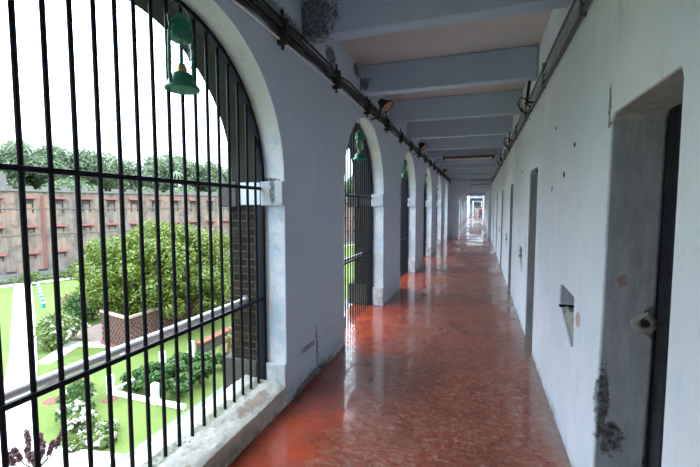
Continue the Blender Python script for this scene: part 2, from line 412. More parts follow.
# rubble at the foot of the near niches, and an iron bolt across each
for k in range(0, 5):
    o_ = CELL*k
    rb = MB()
    for (yy, zz, rr) in ((2.745, .765, .06), (2.84, .785, .062), (2.93, .805, .06), (3.02, .83, .055), (3.09, .845, .045), (2.76, .82, .045), (2.9, .86, .04)):
        n = 8; vs = []
        cx_ = XR + .045
        for a in range(n):
            for b2 in range(1, 6):
                r_ = rr*random.uniform(.75, 1.15)
                vs.append((cx_ + .5*r_*math.sin(PI*b2/6)*math.cos(2*PI*a/n), o_+yy + r_*math.sin(PI*b2/6)*math.sin(2*PI*a/n), zz + r_*math.cos(PI*b2/6)))
        fs = [(a*5+q, a*5+q+1, ((a+1) % n)*5+q+1, ((a+1) % n)*5+q) for a in range(n) for q in range(4)]
        fs += [tuple(a*5 for a in range(n)), tuple(a*5+4 for a in range(n))[::-1]]
        rb.add(vs, fs)
    struct(rb.build('trim_%d' % (80+k), M['rubble'], smooth=True))
    ords = ['nearest', 'second nearest', 'third nearest', 'fourth nearest', 'fifth nearest']
    bt_ = MB().box(XR-.004, .755, o_+3.10, o_+3.118, .875, .892).build('bolt', M['iron'])
    tag(bt_, 'black iron bolt across the %s niche in the cell wall' % ords[k], 'bolt')
# broken plaster socket in the near jamb
sk = MB().lathe([(.014, .0), (.02, .010), (.032, .014), (.048, .008), (.056, 0)], n=14); sk.v = [(x*random.uniform(.75, 1.2), y*random.uniform(.7, 1.3), z) for x, y, z in sk.v]; sk = sk.build('trim_90', M['rubble'], smooth=True)
sk.location = (.755, 2.146, 1.05); sk.rotation_euler = (PI/2, 0, 0); struct(sk)
hk = MB().lathe([(.0001, .003), (.018, .004), (.019, 0)], n=12).build('trim_91', M['slot']); hk.location = (.757, 2.135, 1.05); hk.rotation_euler = (PI/2, 0, 0); struct(hk)

dt = MB()
for (yy, zz, rr) in ((6.78, 2.31, .022), (4.55, 1.98, .024), (5.95, 2.09, .02), (8.9, 2.35, .025), (5.31, 2.69, .02), (3.5, 2.23, .014), (2.83, 2.0, .014), (3.12, 1.83, .018)):
    dt.tube([(XR-.004, yy, zz), (XR+.01, yy, zz)], rr, 8)
struct(dt.build('trim_92', M['slot']))
# cross wall with a doorway further along, end wall
w = MB().box(XL-.01, XR+.01, 19.9, 20.3, 0, ZS-.01).build('wall_cross', M['wall_l'])
cut = MB().prism([(-1.0, -.1), (-1.0, 1.85), (-.95, 2.02), (-.82, 2.17), (-.62, 2.31), (.44, 2.32), (.44, -.1)], 'y', 19, 21)
struct(carve(w, cut))
w = MB().box(-1.93, 1.3, YB-.02, YB+.3, 0, ZS).build('wall_end', M['wall_l'])
cut = MB().box(-.8, .3, YB-1, YB+.12, -.1, 2.2); struct(carve(w, cut)); 
struct(MB().box(-1.93, 1.3, YA-.3, YA, -.2, ZS+.2).build('wall_back', M['wall_l']))
struct(MB().box(-1.90, -1.6, YA, YB, G, -.26).build('wall_below', M['brick']))

# ------------------------------------------------------------------ iron grilles
ORD = ['nearest', 'second', 'third', 'fourth', 'fifth', 'sixth', 'seventh', 'eighth']
def make_grille(zb, i0=0):
    root = empty('window_grille', (XG, ybay(0), 0))
    f = MB()
    ro, ri, hx = AR-.002, AR-.032, .028
    po_, pi_ = arch_poly(0, ro, zb, 24), arch_poly(0, ri, zb, 24)
    n = len(po_)
    vs = [(-hx, *p) for p in po_]+[(-hx, *p) for p in pi_]+[(hx, *p) for p in po_]+[(hx, *p) for p in pi_]
    fs = []
    for i in range(n-1):
        fs += [(i, i+1, n+i+1, n+i), (2*n+i, 3*n+i, 3*n+i+1, 2*n+i+1), (i, 2*n+i, 2*n+i+1, i+1), (n+i, n+i+1, 3*n+i+1, 3*n+i)]
    fs += [(0, n, 3*n, 2*n), (n-1, 2*n-1, 4*n-1, 3*n-1)]
    f.add(vs, fs); f.build('frame', M['iron'], root)
    nb = 17
    for i in range(i0, nb):
        yy = .09 + .1075*i
        if yy > AW-.05: break
        zt = SPR + (ri*math.sqrt(max(0, 1-((yy-AR)/(ri+(.25 if i0 and yy < AR else 0)))**2))) + .01
        MB().tube([(0, yy, zb), (0, yy, zt)], .0105, 8).build('bar', M['iron'], root, smooth=True)
    for z in (.865, 1.745):
        MB().box(-.006, .019, .02-(.25 if i0 else 0), AW-.02, z-.012, z+.012).build('rail', M['iron'], root, bevel=.003)
    return root
EXT['local'] = True
g0 = make_grille(.19, -2)
EXT['local'] = False
tag(g0, 'black iron grille of the nearest arch, standing on the rough stone sill', 'grille')
g1 = make_grille(.0)
for k in BAYS:
    if k == 0: continue
    g = g1 if k == 1 else copy_tree(g1)
    g.location = (XG, ybay(k), 0)
    if 1 <= k < 7: tag(g, 'black iron grille filling the %s arch along the corridor' % ORD[k], 'grille')
    elif k < 0: tag(g, 'black iron grille in an arch behind the viewpoint', 'grille', 'grilles behind the viewpoint')
    else: tag(g, 'small distant iron grille in an arch beyond the cross wall', 'grille', 'distant arch grilles')
    if k != 1: g['group'] = g.get('group', 'arch grilles')
    else: g['group'] = 'arch grilles'
g0['group'] = 'arch grilles'

# white pipe rail outside each grille
def make_pipe(k):
    root = empty('pipe_rail', (-1.80, ybay(k), .84))
    MB().tube([(0, .005, 0), (0, AW-.005, 0)], .023, 12).build('pipe', M['white_pipe'], root, smooth=True)
    MB().tube([(0, AW-.03, 0), (0, AW-.001, 0)], .042, 12).build('flange', M['dark_pipe'], root, smooth=True)
    return root
p0 = make_pipe(0)
for k in range(0, 8):
    p = p0 if k == 0 else copy_tree(p0)
    p.location.y = ybay(k)
    tag(p, 'white pipe rail running outside the %s grille at waist height' % ORD[k], 'rail', 'white pipe rails')

# ------------------------------------------------------------------ hurricane lanterns
def make_lantern():
    r = empty('hurricane_lantern', (-1.55, 1.75, 2.235))
    MB().lathe([(.0, .0), (.088, .0), (.092, .008), (.088, .02), (.075, .032), (.068, .055), (.06, .075), (.045, .09), (.03, .095), (0, .095)], n=28).build('fuel_tank', M['green'], r, smooth=True)
    MB().lathe([(.0, .095), (.024, .096), (.028, .11), (.022, .125), (.018, .14), (.0, .142)], n=20).build('burner', M['brass'], r, smooth=True)
    MB().lathe([(.03, .128), (.042, .15), (.052, .18), (.055, .20), (.048, .235), (.036, .265), (.034, .265), (.046, .235), (.053, .20), (.05, .18), (.04, .15), (.028, .128)], n=24).build('globe', M['glass'], r, smooth=True)
    MB().lathe([(.0, .262), (.05, .262), (.062, .272), (.066, .29), (.06, .315), (.052, .325), (.056, .335), (.05, .36), (.035, .38), (.02, .388), (.018, .405), (0, .408)], n=28).build('chimney_cap', M['green'], r, smooth=True)
    for s in (-1, 1):
        MB().tube([(0, s*.082, .02), (0, s*.089, .08), (0, s*.086, .2), (0, s*.084, .28), (0, s*.07, .33), (0, s*.045, .35)], .009, 8).build('side_tube', M['green'], r, smooth=True)
    ca = MB()
    for z in (.16, .21): ca.lathe([(.060, z-.0015), (.062, z), (.060, z+.0015), (.058, z), (.060, z-.0015)], n=20)
    for t in range(4): ca.tube([(.04*math.cos(t*PI/2+.8), .04*math.sin(t*PI/2+.8), .10), (.06*math.cos(t*PI/2+.8), .06*math.sin(t*PI/2+.8), .18), (.05*math.cos(t*PI/2+.8), .05*math.sin(t*PI/2+.8), .262)], .0022, 5)
    ca.build('wire_guard', M['green'], r)
    MB().tube([(0, -.08, .30), (0, -.092, .36), (0, -.06, .43), (0, 0, .455), (0, .06, .43), (0, .092, .36), (0, .08, .30)], .0035, 6).build('bail_handle', M['green'], r, smooth=True)
    MB().tube([(0, 0, .535), (.0, 0, .47), (.006, 0, .448), (-.006, 0, .445)], .004, 6).build('hook', M['iron'], r)
    return r
l0 = make_lantern()
for k in range(0, 16):
    l = l0 if k == 0 else copy_tree(l0)
    l.location = (-1.55, ybay(k)+AR, 2.235)
    if k < 6: tag(l, 'green enamel hurricane lantern hanging from the crown of the %s arch' % ORD[k], 'lantern')
    else: tag(l, 'tiny green lantern hanging in a far arch beyond the cross wall', 'lantern')
    l['group'] = 'hanging lanterns' if k < 6 else 'far hanging lanterns'

# ------------------------------------------------------------------ conduits, cables, lamps
def wob(x, y0, y1, z, r, st=.8, amp=.006):
    n = int((y1-y0)/st)
    return [(x+random.uniform(-amp, amp), y0+(y1-y0)*i/n, z+random.uniform(-amp, amp)*1.6) for i in range(n+1)]
cd = empty('wall_conduit', (XL, YA, 2.85)); cd.location = (0, 0, 0)
tag(cd, 'dark rusty conduit and cable bundle clipped along the top of the arcade wall', 'conduit')
MB().tube(wob(XL+.036, YA+.05, 19.85, 2.93, .03, .7, .009), .023, 10).build('conduit_pipe', M['rust'], cd, smooth=True)
for z, r_, mm in ((2.89, .013, 'cable'), (2.868, .010, 'cable'), (2.985, .009, 'cable')):
    MB().tube(wob(XL+.03, YA+.05, 19.85, z, r_, .3, .013), r_, 7).build('cable', M[mm], cd, smooth=True)
MB().tube(wob(XL+.018, YA+.05, 19.85, 2.836, .009, .9, .003), .009, 8).build('thin_pipe', M['white_pipe'], cd, smooth=True)
y = .35
while y < 19.6:
    cl = MB().box(XL, XL+.082, y, y+.035, 2.80, 2.975).box(XL+.03, XL+.05, y+.005, y+.02, 2.76, 3.04)
    cl.build('clamp', M['rust'], cd); y += 1.13
cr = empty('cell_wall_pipes', (0, 0, 0))
tag(cr, 'three thin painted pipes running along the top of the cell wall', 'pipes')
for z, r_, mm in ((2.745, .014, 'dark_pipe'), (2.80, .011, 'grey_pipe'), (2.86, .012, 'grey_pipe'), (2.93, .009, 'dark_pipe')):
    MB().tube(wob(XR-.018, YA+.05, 19.85, z, r_, .9, .004), r_, 8).build('pipe', M[mm], cr, smooth=True)
y = 1.2
while y < 19.6:
    MB().box(XR-.036, XR-.002, y, y+.03, 2.72, 2.95).build('clamp', M['dark_pipe'], cr); y += 1.45
# pipe on the cross wall
cp = MB().tube([(-.42, 19.87, 2.46), (-.42, 19.87, 2.9), (.5, 19.87, 2.9)], .018, 6).tube([(-.42, 19.87, 2.68), (.5, 19.87, 2.70)], .014, 6).build('cross_wall_pipe', M['dark_pipe'])
tag(cp, 'thin dark pipe bent across the wall above the far doorway', 'pipe')

def make_flood(loc, lab):
    r = empty('floodlight', loc)
    d = Vector((.68, -.12, -.72)).normalized()
    q = Vector((0, 0, 1)).rotation_difference(d)
    def orient(mb): mb.v = [tuple(q @ Vector(v)) for v in mb.v]; return mb
    orient(MB().lathe([(0, -.13), (.045, -.125), (.06, -.08), (.085, -.03), (.105, .0), (.112, .005), (.112, .02), (.098, .02), (.098, .008)], n=24)).build('housing', M['cable'], r, smooth=True)
    orient(MB().lathe([(0, -.02), (.05, -.01), (.098, .012)], n=24)).build('reflector', M['reflector'], r, smooth=True)
    MB().tube([(-.02, .02, .0), (-.10, .05, -.02), (-.10, .05, -.12), (-.228, .05, -.14)], .013, 6).build('bracket', M['rust'], r)
    MB().tube([(-.05, .05, .0), (0, .06, -.1), (-.05, .05, -.2), (-.12, .05, -.17), (-.15, .05, -.08)], .006, 6).build('flex', M['cable'], r, smooth=True)
    tag(r, lab, 'floodlight', 'floodlights on the arcade wall'); return r
make_flood((-1.21, 5.15, 3.01+.05-.12), 'round black floodlight with rusty reflector, nearest on the arcade wall')
make_flood((-1.2, 8.75, 2.93), 'dark round floodlight, second along the arcade wall')
make_flood((-1.2, 14.8, 2.93), 'small dark round floodlight, third along the arcade wall')

# black hook brackets with looped cable on the cell wall side
for i, (yy, lab) in enumerate(((4.9, 'nearest'), (7.6, 'second'), (10.6, 'third'))):
    r = empty('cable_bracket', (.49, yy, 2.82))
    MB().tube([(-.01, -.32, .11), (.0, -.02, -.02)] if i == 0 else [(0, 0, .12), (0, 0, -.02)], .017 if i == 0 else .012, 8).build('arm', M['iron'], r)
    MB().tube([(0, 0, 0), (-.06, .02, .04), (-.09, .02, -.03), (-.05, .02, -.12), (.01, 0, -.15), (.04, 0, -.08), (-.02, 0, -.03), (-.05, 0, -.09), (.0, 0, -.18), (.06, 0, -.12)], .010, 6).build('loop', M['cable'], r, smooth=True)
    MB().tube([(-.005, 0, -.03), (.08, 0, -.03)], .012, 6).build('mount', M['iron'], r)
    tag(r, 'black bracket with looped cable, %s along the top of the cell wall' % lab, 'bracket', 'cable brackets')

t = empty('tube_light', (-.31, 11.15, 2.90))
MB().box(-.69, .69, -.03, .03, .045, .099).build('batten', M['wood'], t)
MB().tube([(-.62, 0, .02), (.62, 0, .02)], .016, 10).build('tube', M['tube'], t, smooth=True)
for s in (-1, 1): MB().box(s*.64-.02, s*.64+.02, -.02, .02, -.005, .045).build('lamp_holder', M['cable'], t)
tag(t, 'unlit fluorescent tube on a brown batten across the ceiling beams', 'lamp')

# ------------------------------------------------------------------ people far down the corridor
def person(loc, face, shirt, trousers, lab, h=1.62, hair_long=False):
    root = empty('person', loc, face)
    J = {'pel': (0, 0, .52), 'wai': (0, 0, .62), 'che': (0, 0, .75), 'nek': (0, 0, .84), 'hd0': (0, .0, .89), 'hd1': (0, .01, .955)}
    vs = [J['pel'], J['wai'], J['che'], J['nek'], J['hd0'], J['hd1']]; ed = [(0,1),(1,2),(2,3),(3,4),(4,5)]; rd = [.085, .075, .09, .035, .055, .05]
    for s in (-1, 1):
        i = len(vs); vs += [(s*.055, 0, .49), (s*.06, .02*s, .27), (s*.06, .03*s-.01, .04), (s*.065, .03*s+.07, .02)]; ed += [(0, i), (i, i+1), (i+1, i+2), (i+2, i+3)]; rd += [.065, .042, .028, .024]
        i = len(vs); vs += [(s*.115, 0, .80), (s*.15, 0, .65), (s*.14, .05, .51), (s*.14, .06, .455)]; ed += [(2, i), (i, i+1), (i+1, i+2), (i+2, i+3)]; rd += [.042, .033, .025, .02]
        j = i+3
        for q in range(5):
            vs.append((s*(.14-.012*(q == 4)), .05+.007*q, .42+.012*(q == 4)-.004*(q in (1, 2)))); ed.append((j, len(vs)-1)); rd.append(.006)
    def sk(name, keep, scale, mat, parent, grow=0, root_i=0):
        idx = [i for i in range(len(vs)) if keep(i)]; mp = {a: b_ for b_, a in enumerate(idx)}
        me = bpy.data.meshes.new(name); me.from_pydata([tuple(c*h for c in vs[i]) for i in idx], [(mp[a], mp[b_]) for a, b_ in ed if a in mp and b_ in mp], [])
        o = bpy.data.objects.new(name, me); COL.objects.link(o); o.parent = parent
        me.materials.append(mat)
        md = o.modifiers.new('skin', 'SKIN'); lay = me.skin_vertices[0] if me.skin_vertices else None
        if lay is None:
            bm = bmesh.new(); bm.from_mesh(me); bm.verts.layers.skin.verify(); bm.to_mesh(me); bm.free(); lay = me.skin_vertices[0]
        for a, i in enumerate(idx):
            lay.data[a].radius = ((rd[i]+grow)*h, (rd[i]*.8+grow)*h); lay.data[a].use_root = (i == root_i)
        o.modifiers.new('sub', 'SUBSURF').levels = 1
        return o
    body = sk('body', lambda i: True, 1, M['skin'], root)
    nL = len(vs)
    legs = [0] + [i for i in range(6, nL) if vs[i][2] < .5 and abs(vs[i][0]) < .1 and vs[i][2] > .03]
    arms = [i for i in range(6, nL) if vs[i][2] > .6]
    sk('shirt', lambda i: i in (0, 1, 2) or i in arms, 1, shirt, root, .012)
    sk('trousers', lambda i: i in legs, 1, trousers, root, .012)
    hz = MB().lathe([(0, .062), (.03, .057), (.05, .035), (.057, .0), (.05, -.03 if not hair_long else -.09), (.03, -.035 if not hair_long else -.1)], n=14)
    hz.v = [((x*h), (y*h) - .012*h, z*h + .945*h) for x, y, z in hz.v]
    hz.build('hair', M['hair'], root, smooth=True)
    fc = MB().lathe([(0, .012), (.007, .006), (.009, 0), (0, -.004)], n=8); fc.v = [(x*h, y*h+.058*h, z*h+.925*h) for x, y, z in fc.v]; fc.build('nose', M['skin'], root, smooth=True)
    tag(root, lab, 'person'); return root
person((-.26, 54, 0), PI, M['cream_cloth'], M['cream_cloth'], 'person in pale cream clothes far down the corridor, on the left of the pair')
person((.22, 55, 0), PI*.9, M['red_cloth'], M['blue_cloth'], 'person in a reddish top far down the corridor, on the right of the pair', 1.6, True)

# ------------------------------------------------------------------ the garden
gz = lambda h=0: G+h
gd = MB(); gd.add([(-260, -60, G), (-1.9, -60, G), (-1.9, 260, G), (-260, 260, G)], [(0, 1, 2, 3)])
struct(gd.build('ground', M['lawn']))
def slab(name, poly, h, mat, z=G):
    o = MB().prism(poly, 'z', z-.05, z+h).build(name, mat); return struct(o)
slab('road', [(-12.0, -30), (-1.95, -30), (-1.95, 110), (-12.0, 110)], .03, M['pave'])
slab('path', [(-51.5, 29.8), (-49.6, 30.5), (-32.2, 19.95), (-23.7, 14.65), (-16.2, 9.7), (-15.1, 9.6), (-12.02, 10.1), (-12.0, 6), (-18, 6), (-21.4, 11.6), (-27.2, 15.3)], .06, M['conc'])
slab('path', [(-23.9, 14.7), (-23.1, 15.0), (-24.3, 17.5), (-22.4, 17.9), (-20.3, 17.2), (-19.9, 17.8), (-22.7, 18.6), (-25.8, 18.0)], .07, M['conc'])

def leaves(name, mat, centers, radii, n, size, parent, squash=1.0, flat=.0, shell=.55):
    centers = np.asarray(centers, float); radii = np.asarray(radii, float)
    p = radii**2/np.sum(radii**2); idx = rng.choice(len(radii), n, p=p)
    d = rng.normal(size=(n, 3)); d /= np.linalg.norm(d, axis=1)[:, None]
    rr = radii[idx]*(shell+(1-shell)*rng.random(n)**.7)
    c = centers[idx] + d*rr[:, None]*np.array([1, 1, squash])
    nrm = d + rng.normal(size=(n, 3))*.6; nrm[:, 2] += .3; nrm /= np.linalg.norm(nrm, axis=1)[:, None]
    a = np.cross(nrm, rng.normal(size=(n, 3))); a /= np.linalg.norm(a, axis=1)[:, None]; b_ = np.cross(nrm, a)
    s = size*rng.uniform(.6, 1.3, n)[:, None]
    bend = nrm*s*.12
    V = np.stack([c-a*s*.5, c-b_*s*.28+bend, c+a*s*.55, c+b_*s*.28+bend], 1).reshape(-1, 3)
    me = bpy.data.meshes.new(name)
    me.vertices.add(4*n); me.vertices.foreach_set('co', V.ravel())
    me.loops.add(4*n); me.loops.foreach_set('vertex_index', np.arange(4*n))
    me.polygons.add(n); me.polygons.foreach_set('loop_start', np.arange(n)*4); me.polygons.foreach_set('loop_total', np.full(n, 4))
    me.update(calc_edges=True); me.materials.append(mat)
    o = bpy.data.objects.new(name, me); COL.objects.link(o); o.parent = parent; return o
def clumps(cx, cy, cz, rx, ry, rz, n, r0, r1):
    C, R = [], []
    for _ in range(n):
        d = rng.normal(size=3); d /= np.linalg.norm(d); k = rng.uniform(.55, .95)
        C.append((cx+d[0]*rx*k, cy+d[1]*ry*k, cz+d[2]*rz*k)); R.append(rng.uniform(r0, r1))
    return C, R
def trunk(root, h, r, spread, nb=5, name='trunk'):
    mb = MB().tube([(0, 0, -.1), (.05*h*.2, 0, h*.5), (0, .05, h)], [r*1.3, r, r*.6], 10)
    for i in range(nb):
        a = 2*PI*i/nb+.4; mb.tube([(0, 0, h*.55), (math.cos(a)*spread*.5, math.sin(a)*spread*.5, h*.9), (math.cos(a)*spread, math.sin(a)*spread, h*1.35)], [r*.55, r*.35, r*.12], 6)
    return mb.build(name, M['bark'], root, smooth=True)

# the big round tree
t = empty('round_tree', (-22.9, 23.9, G)); tag(t, 'large round leafy green tree on the lawn behind the grille', 'tree')
C, R = clumps(0, 0, 3.85, 6.2, 6.2, 3.75, 260, .7, 1.25)
leaves('crown', M['leaf_tree'], C, R, 90000, .22, t, .8)
trunk(t, 3.2, .28, 3.5, 7)

def shrub(name, loc, r, h, mat, lab, cat='shrub', n=900, size=.12, group=None, flowers=0, ncl=14):
    s = empty(name, (loc[0], loc[1], G)); tag(s, lab, cat, group)
    C, R = clumps(0, 0, h*.55, r*.8, r*.8, h*.45, ncl, r*.22, r*.42)
    leaves('foliage', mat, C, R, n, size, s, .9, shell=.2)
    st = MB()
    for i in range(5):
        a = i*1.26; st.tube([(0, 0, -.03), (math.cos(a)*r*.35, math.sin(a)*r*.35, h*.6)], [.03, .012], 5)
    st.build('stem', M['bark'], s)
    if flowers:
        C2, R2 = clumps(0, 0, h*.62, r*.95, r*.95, h*.5, flowers, .09, .14)
        leaves('blossom', M['petal'], C2, R2, flowers*22, .12, s, .8, shell=.1)
    return s
# shrubs filling the kerbed bed
bedl = ['front left corner', 'front edge', 'front right', 'middle left', 'middle', 'middle right', 'back left', 'back right', 'far back']
for i, (x, y) in enumerate([(-15.7, 14.0), (-14.6, 14.1), (-13.3, 14.2), (-15.8, 15.2), (-14.5, 15.4), (-13.2, 15.6), (-15.4, 16.6), (-14.0, 16.9), (-13.1, 17.6)]):
    shrub('leafy_shrub', (x, y), .75, 1.0+.1*(i % 3), M['leaf_bed'], 'bright green leafy shrub at the %s of the white kerbed bed' % bedl[i], n=1400, size=.2, group='shrubs in the kerbed bed')
# white kerb with posts
kb = empty('garden_kerb', (-16.6, 13.3, G)); tag(kb, 'low white kerb with square white posts around the green shrub bed', 'kerb')
MB().box(0, 4.4, 0, .16, 0, .22).build('kerb_front', M['white_wall'], kb, bevel=.02)
MB().box(-.08, .08, .16, 5.3, 0, .22).build('kerb_side', M['white_wall'], kb, bevel=.02)
for (x, y) in ((0, .08), (2.72, .08), (0, 3.3), (.4, 5.1)):
    MB().box(x-.13, x+.13, y-.13, y+.13, 0, .95).add([(x-.13, y-.13, .95), (x+.13, y-.13, .95), (x+.13, y+.13, .95), (x-.13, y+.13, .95), (x, y, 1.03)], [(0, 1, 4), (1, 2, 4), (2, 3, 4), (3, 0, 4)]).build('post', M['white_wall'], kb)
# low wall with red coping along the bed
lw = empty('garden_wall', (-16.05, 18.9, G)); tag(lw, 'low stained brown wall with a red coping beside the shrub bed', 'wall')
MB().box(-.2, .2, 0, 26, 0, .62).build('wall_body', M['brownwall'], lw); MB().box(-.27, .27, -.05, 26, .62, .74).build('coping', M['redbrick'], lw, bevel=.02)
# lattice screen around the tree
def lattice(name, loc, rz, Ln, H, lab):
    r = empty(name, loc, rz); mb = MB(); st = .34; w_ = .045
    k = -int(H/st)-1
    while k*st < Ln:
        for s in (1, -1):
            x0 = k*st
            # clip each slanted bar to the panel
            z0, z1 = 0., H
            xa, xb = (x0, x0+H) if s == 1 else (x0+H, x0)
            f = lambda x: (x-xa)/(xb-xa)
            ta, tb = 0., 1.
            for lim in (0., Ln):
                if (xa-lim)*(xb-lim) < 0:
                    tt = f(lim)
                    inside_a = 0 <= xa <= Ln
                    if inside_a: tb = min(tb, tt)
                    else: ta = max(ta, tt)
            mid = xa+(xb-xa)*(ta+tb)/2
            if not (0 <= mid <= Ln): continue
            p = (xa+(xb-xa)*ta, H*ta); q = (xa+(xb-xa)*tb, H*tb)
            mb.add([(p[0]-w_, -.05, p[1]), (p[0]+w_, -.05, p[1]), (q[0]+w_, -.05, q[1]), (q[0]-w_, -.05, q[1]),
                    (p[0]-w_, .05, p[1]), (p[0]+w_, .05, p[1]), (q[0]+w_, .05, q[1]), (q[0]-w_, .05, q[1])],
                   [(0, 3, 2, 1), (4, 5, 6, 7), (0, 1, 5, 4), (1, 2, 6, 5), (2, 3, 7, 6), (3, 0, 4, 7)])
        k += 1
    mb.build('lattice_panel', M['lattice'], r)
    MB().box(-.1, Ln+.1, -.12, .12, -.02, .22).build('footing', M['redbrick'], r)
    MB().box(-.1, Ln+.1, -.1, .1, H, H+.14).build('top_rail', M['pinkstone'], r)
    tag(r, lab, 'fence'); return r
lattice('lattice_screen', (-23.2, 18.3, G+.07), math.atan2(-.75, 3.0), 2.9, 2.1, 'short reddish lattice screen facing the viewer under the round tree')
lattice('lattice_screen', (-20.3, 17.7, G+.03), PI/2, 17, 2.1, 'long reddish lattice screen running away beside the round tree')
slab('path', [(-27, 18.8), (-20.6, 18.0), (-20.6, 35), (-30, 35)], .04, M['pinkstone'])

shrub('flowering_bush', (-25.6, 17.4), 1.7, 1.5, M['leaf_light'], 'pale flowering bush beside the white path', n=2200, size=.2, flowers=60, ncl=26)
shrub('flowering_bush', (-27.8, 18.7), 1.4, 1.3, M['leaf_light'], 'smaller pale flowering bush behind the path bush', n=1500, size=.2, flowers=40, ncl=20)
shrub('dark_bush', (-29.8, 22.2), 2.0, 2.2, M['leaf_bed'], 'dark green bush at the left foot of the round tree', n=2600, size=.24, ncl=24)
shrub('red_bush', (-34, 24.5), 1.6, 1.5, M['leaf_dry'], 'brownish red bush on the far lawn beside the round tree', n=1400, size=.22, ncl=20)
for i, (x, y, r_, h_, f_, lab) in enumerate([
    (-15.9, 11.2, .8, .75, 16, 'leafy rose bush with white blooms beside the round soil patch'),
    (-14.9, 10.7, .7, .65, 26, 'rose bush covered in white blooms in the near bed'),
    (-16.9, 12.0, .9, 1.1, 6, 'tall dark green bush behind the white roses'),
    (-17.9, 12.9, .6, .6, 0, 'yellow green shrub behind the round soil patch'),
    (-13.9, 10.9, .55, .4, 14, 'small rose bush with white blooms at the right of the near bed'),
    (-13.3, 10.3, .5, .35, 10, 'low white flowered plant at the road corner'),
    (-14.1, 9.9, .45, .3, 6, 'low pale plant growing on the concrete edge')]):
    shrub('rose_bush', (x, y), r_, h_, M['leaf_light'] if i in (1, 3, 4, 5, 6) else M['leaf_bed'], lab, n=900, size=.13, flowers=f_)
shrub('red_shrub', (-20.5, 13.35), .6, .6, M['leaf_red'], 'small dark red shrub on the lawn beside the white path', n=300, size=.16)
# maroon branching plant close below the arcade
mp_ = empty('maroon_plant', (-14.2, 8.55, G)); tag(mp_, 'dark maroon plant with upright branches at the foot of the white path', 'plant')
C, R = [], []; st = MB()
for i in range(11):
    a = 2*PI*i/11; rr = .3+.5*(i % 3)/2
    pts = [(0, 0, 0), (math.cos(a)*rr*.6, math.sin(a)*rr*.6, .35), (math.cos(a)*rr, math.sin(a)*rr, .75+.16*((i*7) % 3))]
    st.tube(pts, [.03, .02, .01], 5)
    for t_ in np.linspace(.35, 1, 7):
        p = Vector(pts[1]).lerp(Vector(pts[2]), t_); C.append(tuple(p)); R.append(.09)
leaves('foliage', M['leaf_maroon'], C, R, 3200, .11, mp_, 1.2, shell=.1); st.build('stem', M['bark'], mp_)
# dry tall plants near the pier
for i, (x, y, lab) in enumerate([(-12.6, 17.3, 'tall yellowing plant with drooping dry leaves beside the road'), (-13.2, 18.6, 'second drooping dry plant, further from the viewer beside the road')]):
    s = empty('drooping_plant', (x, y, G)); tag(s, lab, 'plant'); mb = MB()
    for q in range(22):
        a = random.uniform(0, 2*PI); r_ = random.uniform(.3, .75); h_ = random.uniform(1.3, 2.1); w_ = .06
        pts = [(math.cos(a)*r_*t_, math.sin(a)*r_*t_, h_*(1-(1-t_*1.5)**2) if t_ > 0 else 0) for t_ in (0, .25, .5, .75, 1)]
        pr = Vector((-math.sin(a), math.cos(a), 0))*w_
        for u, v_ in zip(pts[:-1], pts[1:]):
            u, v_ = Vector(u), Vector(v_); mb.add([u-pr, u+pr, v_+pr, v_-pr], [(0, 1, 2, 3)])
    mb.build('blades', M['leaf_dry'], s); MB().tube([(0, 0, 0), (0, 0, 1.1)], [.06, .03], 6).build('stem', M['bark'], s)
for i, (x, y, r_, lab) in enumerate([(-18.6, 12.1, .45, 'bare'), (-19.6, 13.9, .3, 'x'), (-16.2, 13.0, .35, 'x'), (-21.8, 14.9, .5, 'x')]):
    o = MB().lathe([(0, .045), (r_*.8, .04), (r_, .0)], n=20).build('soil_patch', M['soil'], loc=(x, y, G))
    tag(o, ['round bare soil patch in the near lawn', 'small soil patch beside the red shrub', 'soil patch in front of the kerbed bed', 'soil patch beyond the pale path'][i], 'soil patch')
# row of green and white marker posts
mk = None
for i in range(8):
    t_ = i/7
    x, y = -48.6+(-36.8+48.6)*t_, 30.5+(23.5-30.5)*t_
    if mk is None:
        mk = empty('marker_post', (x, y, G))
        MB().lathe([(0, 0), (.17, 0), (.15, .42), (0, .42)], n=12).build('body', M['teal'], mk)
        MB().lathe([(0, .42), (.16, .42), (.16, .5), (.1, .55), (0, .56)], n=12).build('cap', M['white_wall'], mk); c_ = mk
    else: c_ = copy_tree(mk)
    c_.location = (x, y, G)
    tag(c_, ['farthest', 'second farthest', 'third farthest', 'fourth farthest', 'fourth nearest', 'third nearest', 'second nearest', 'nearest'][i] + ' teal marker post with white cap in the row beside the white path', 'post', 'teal marker posts')

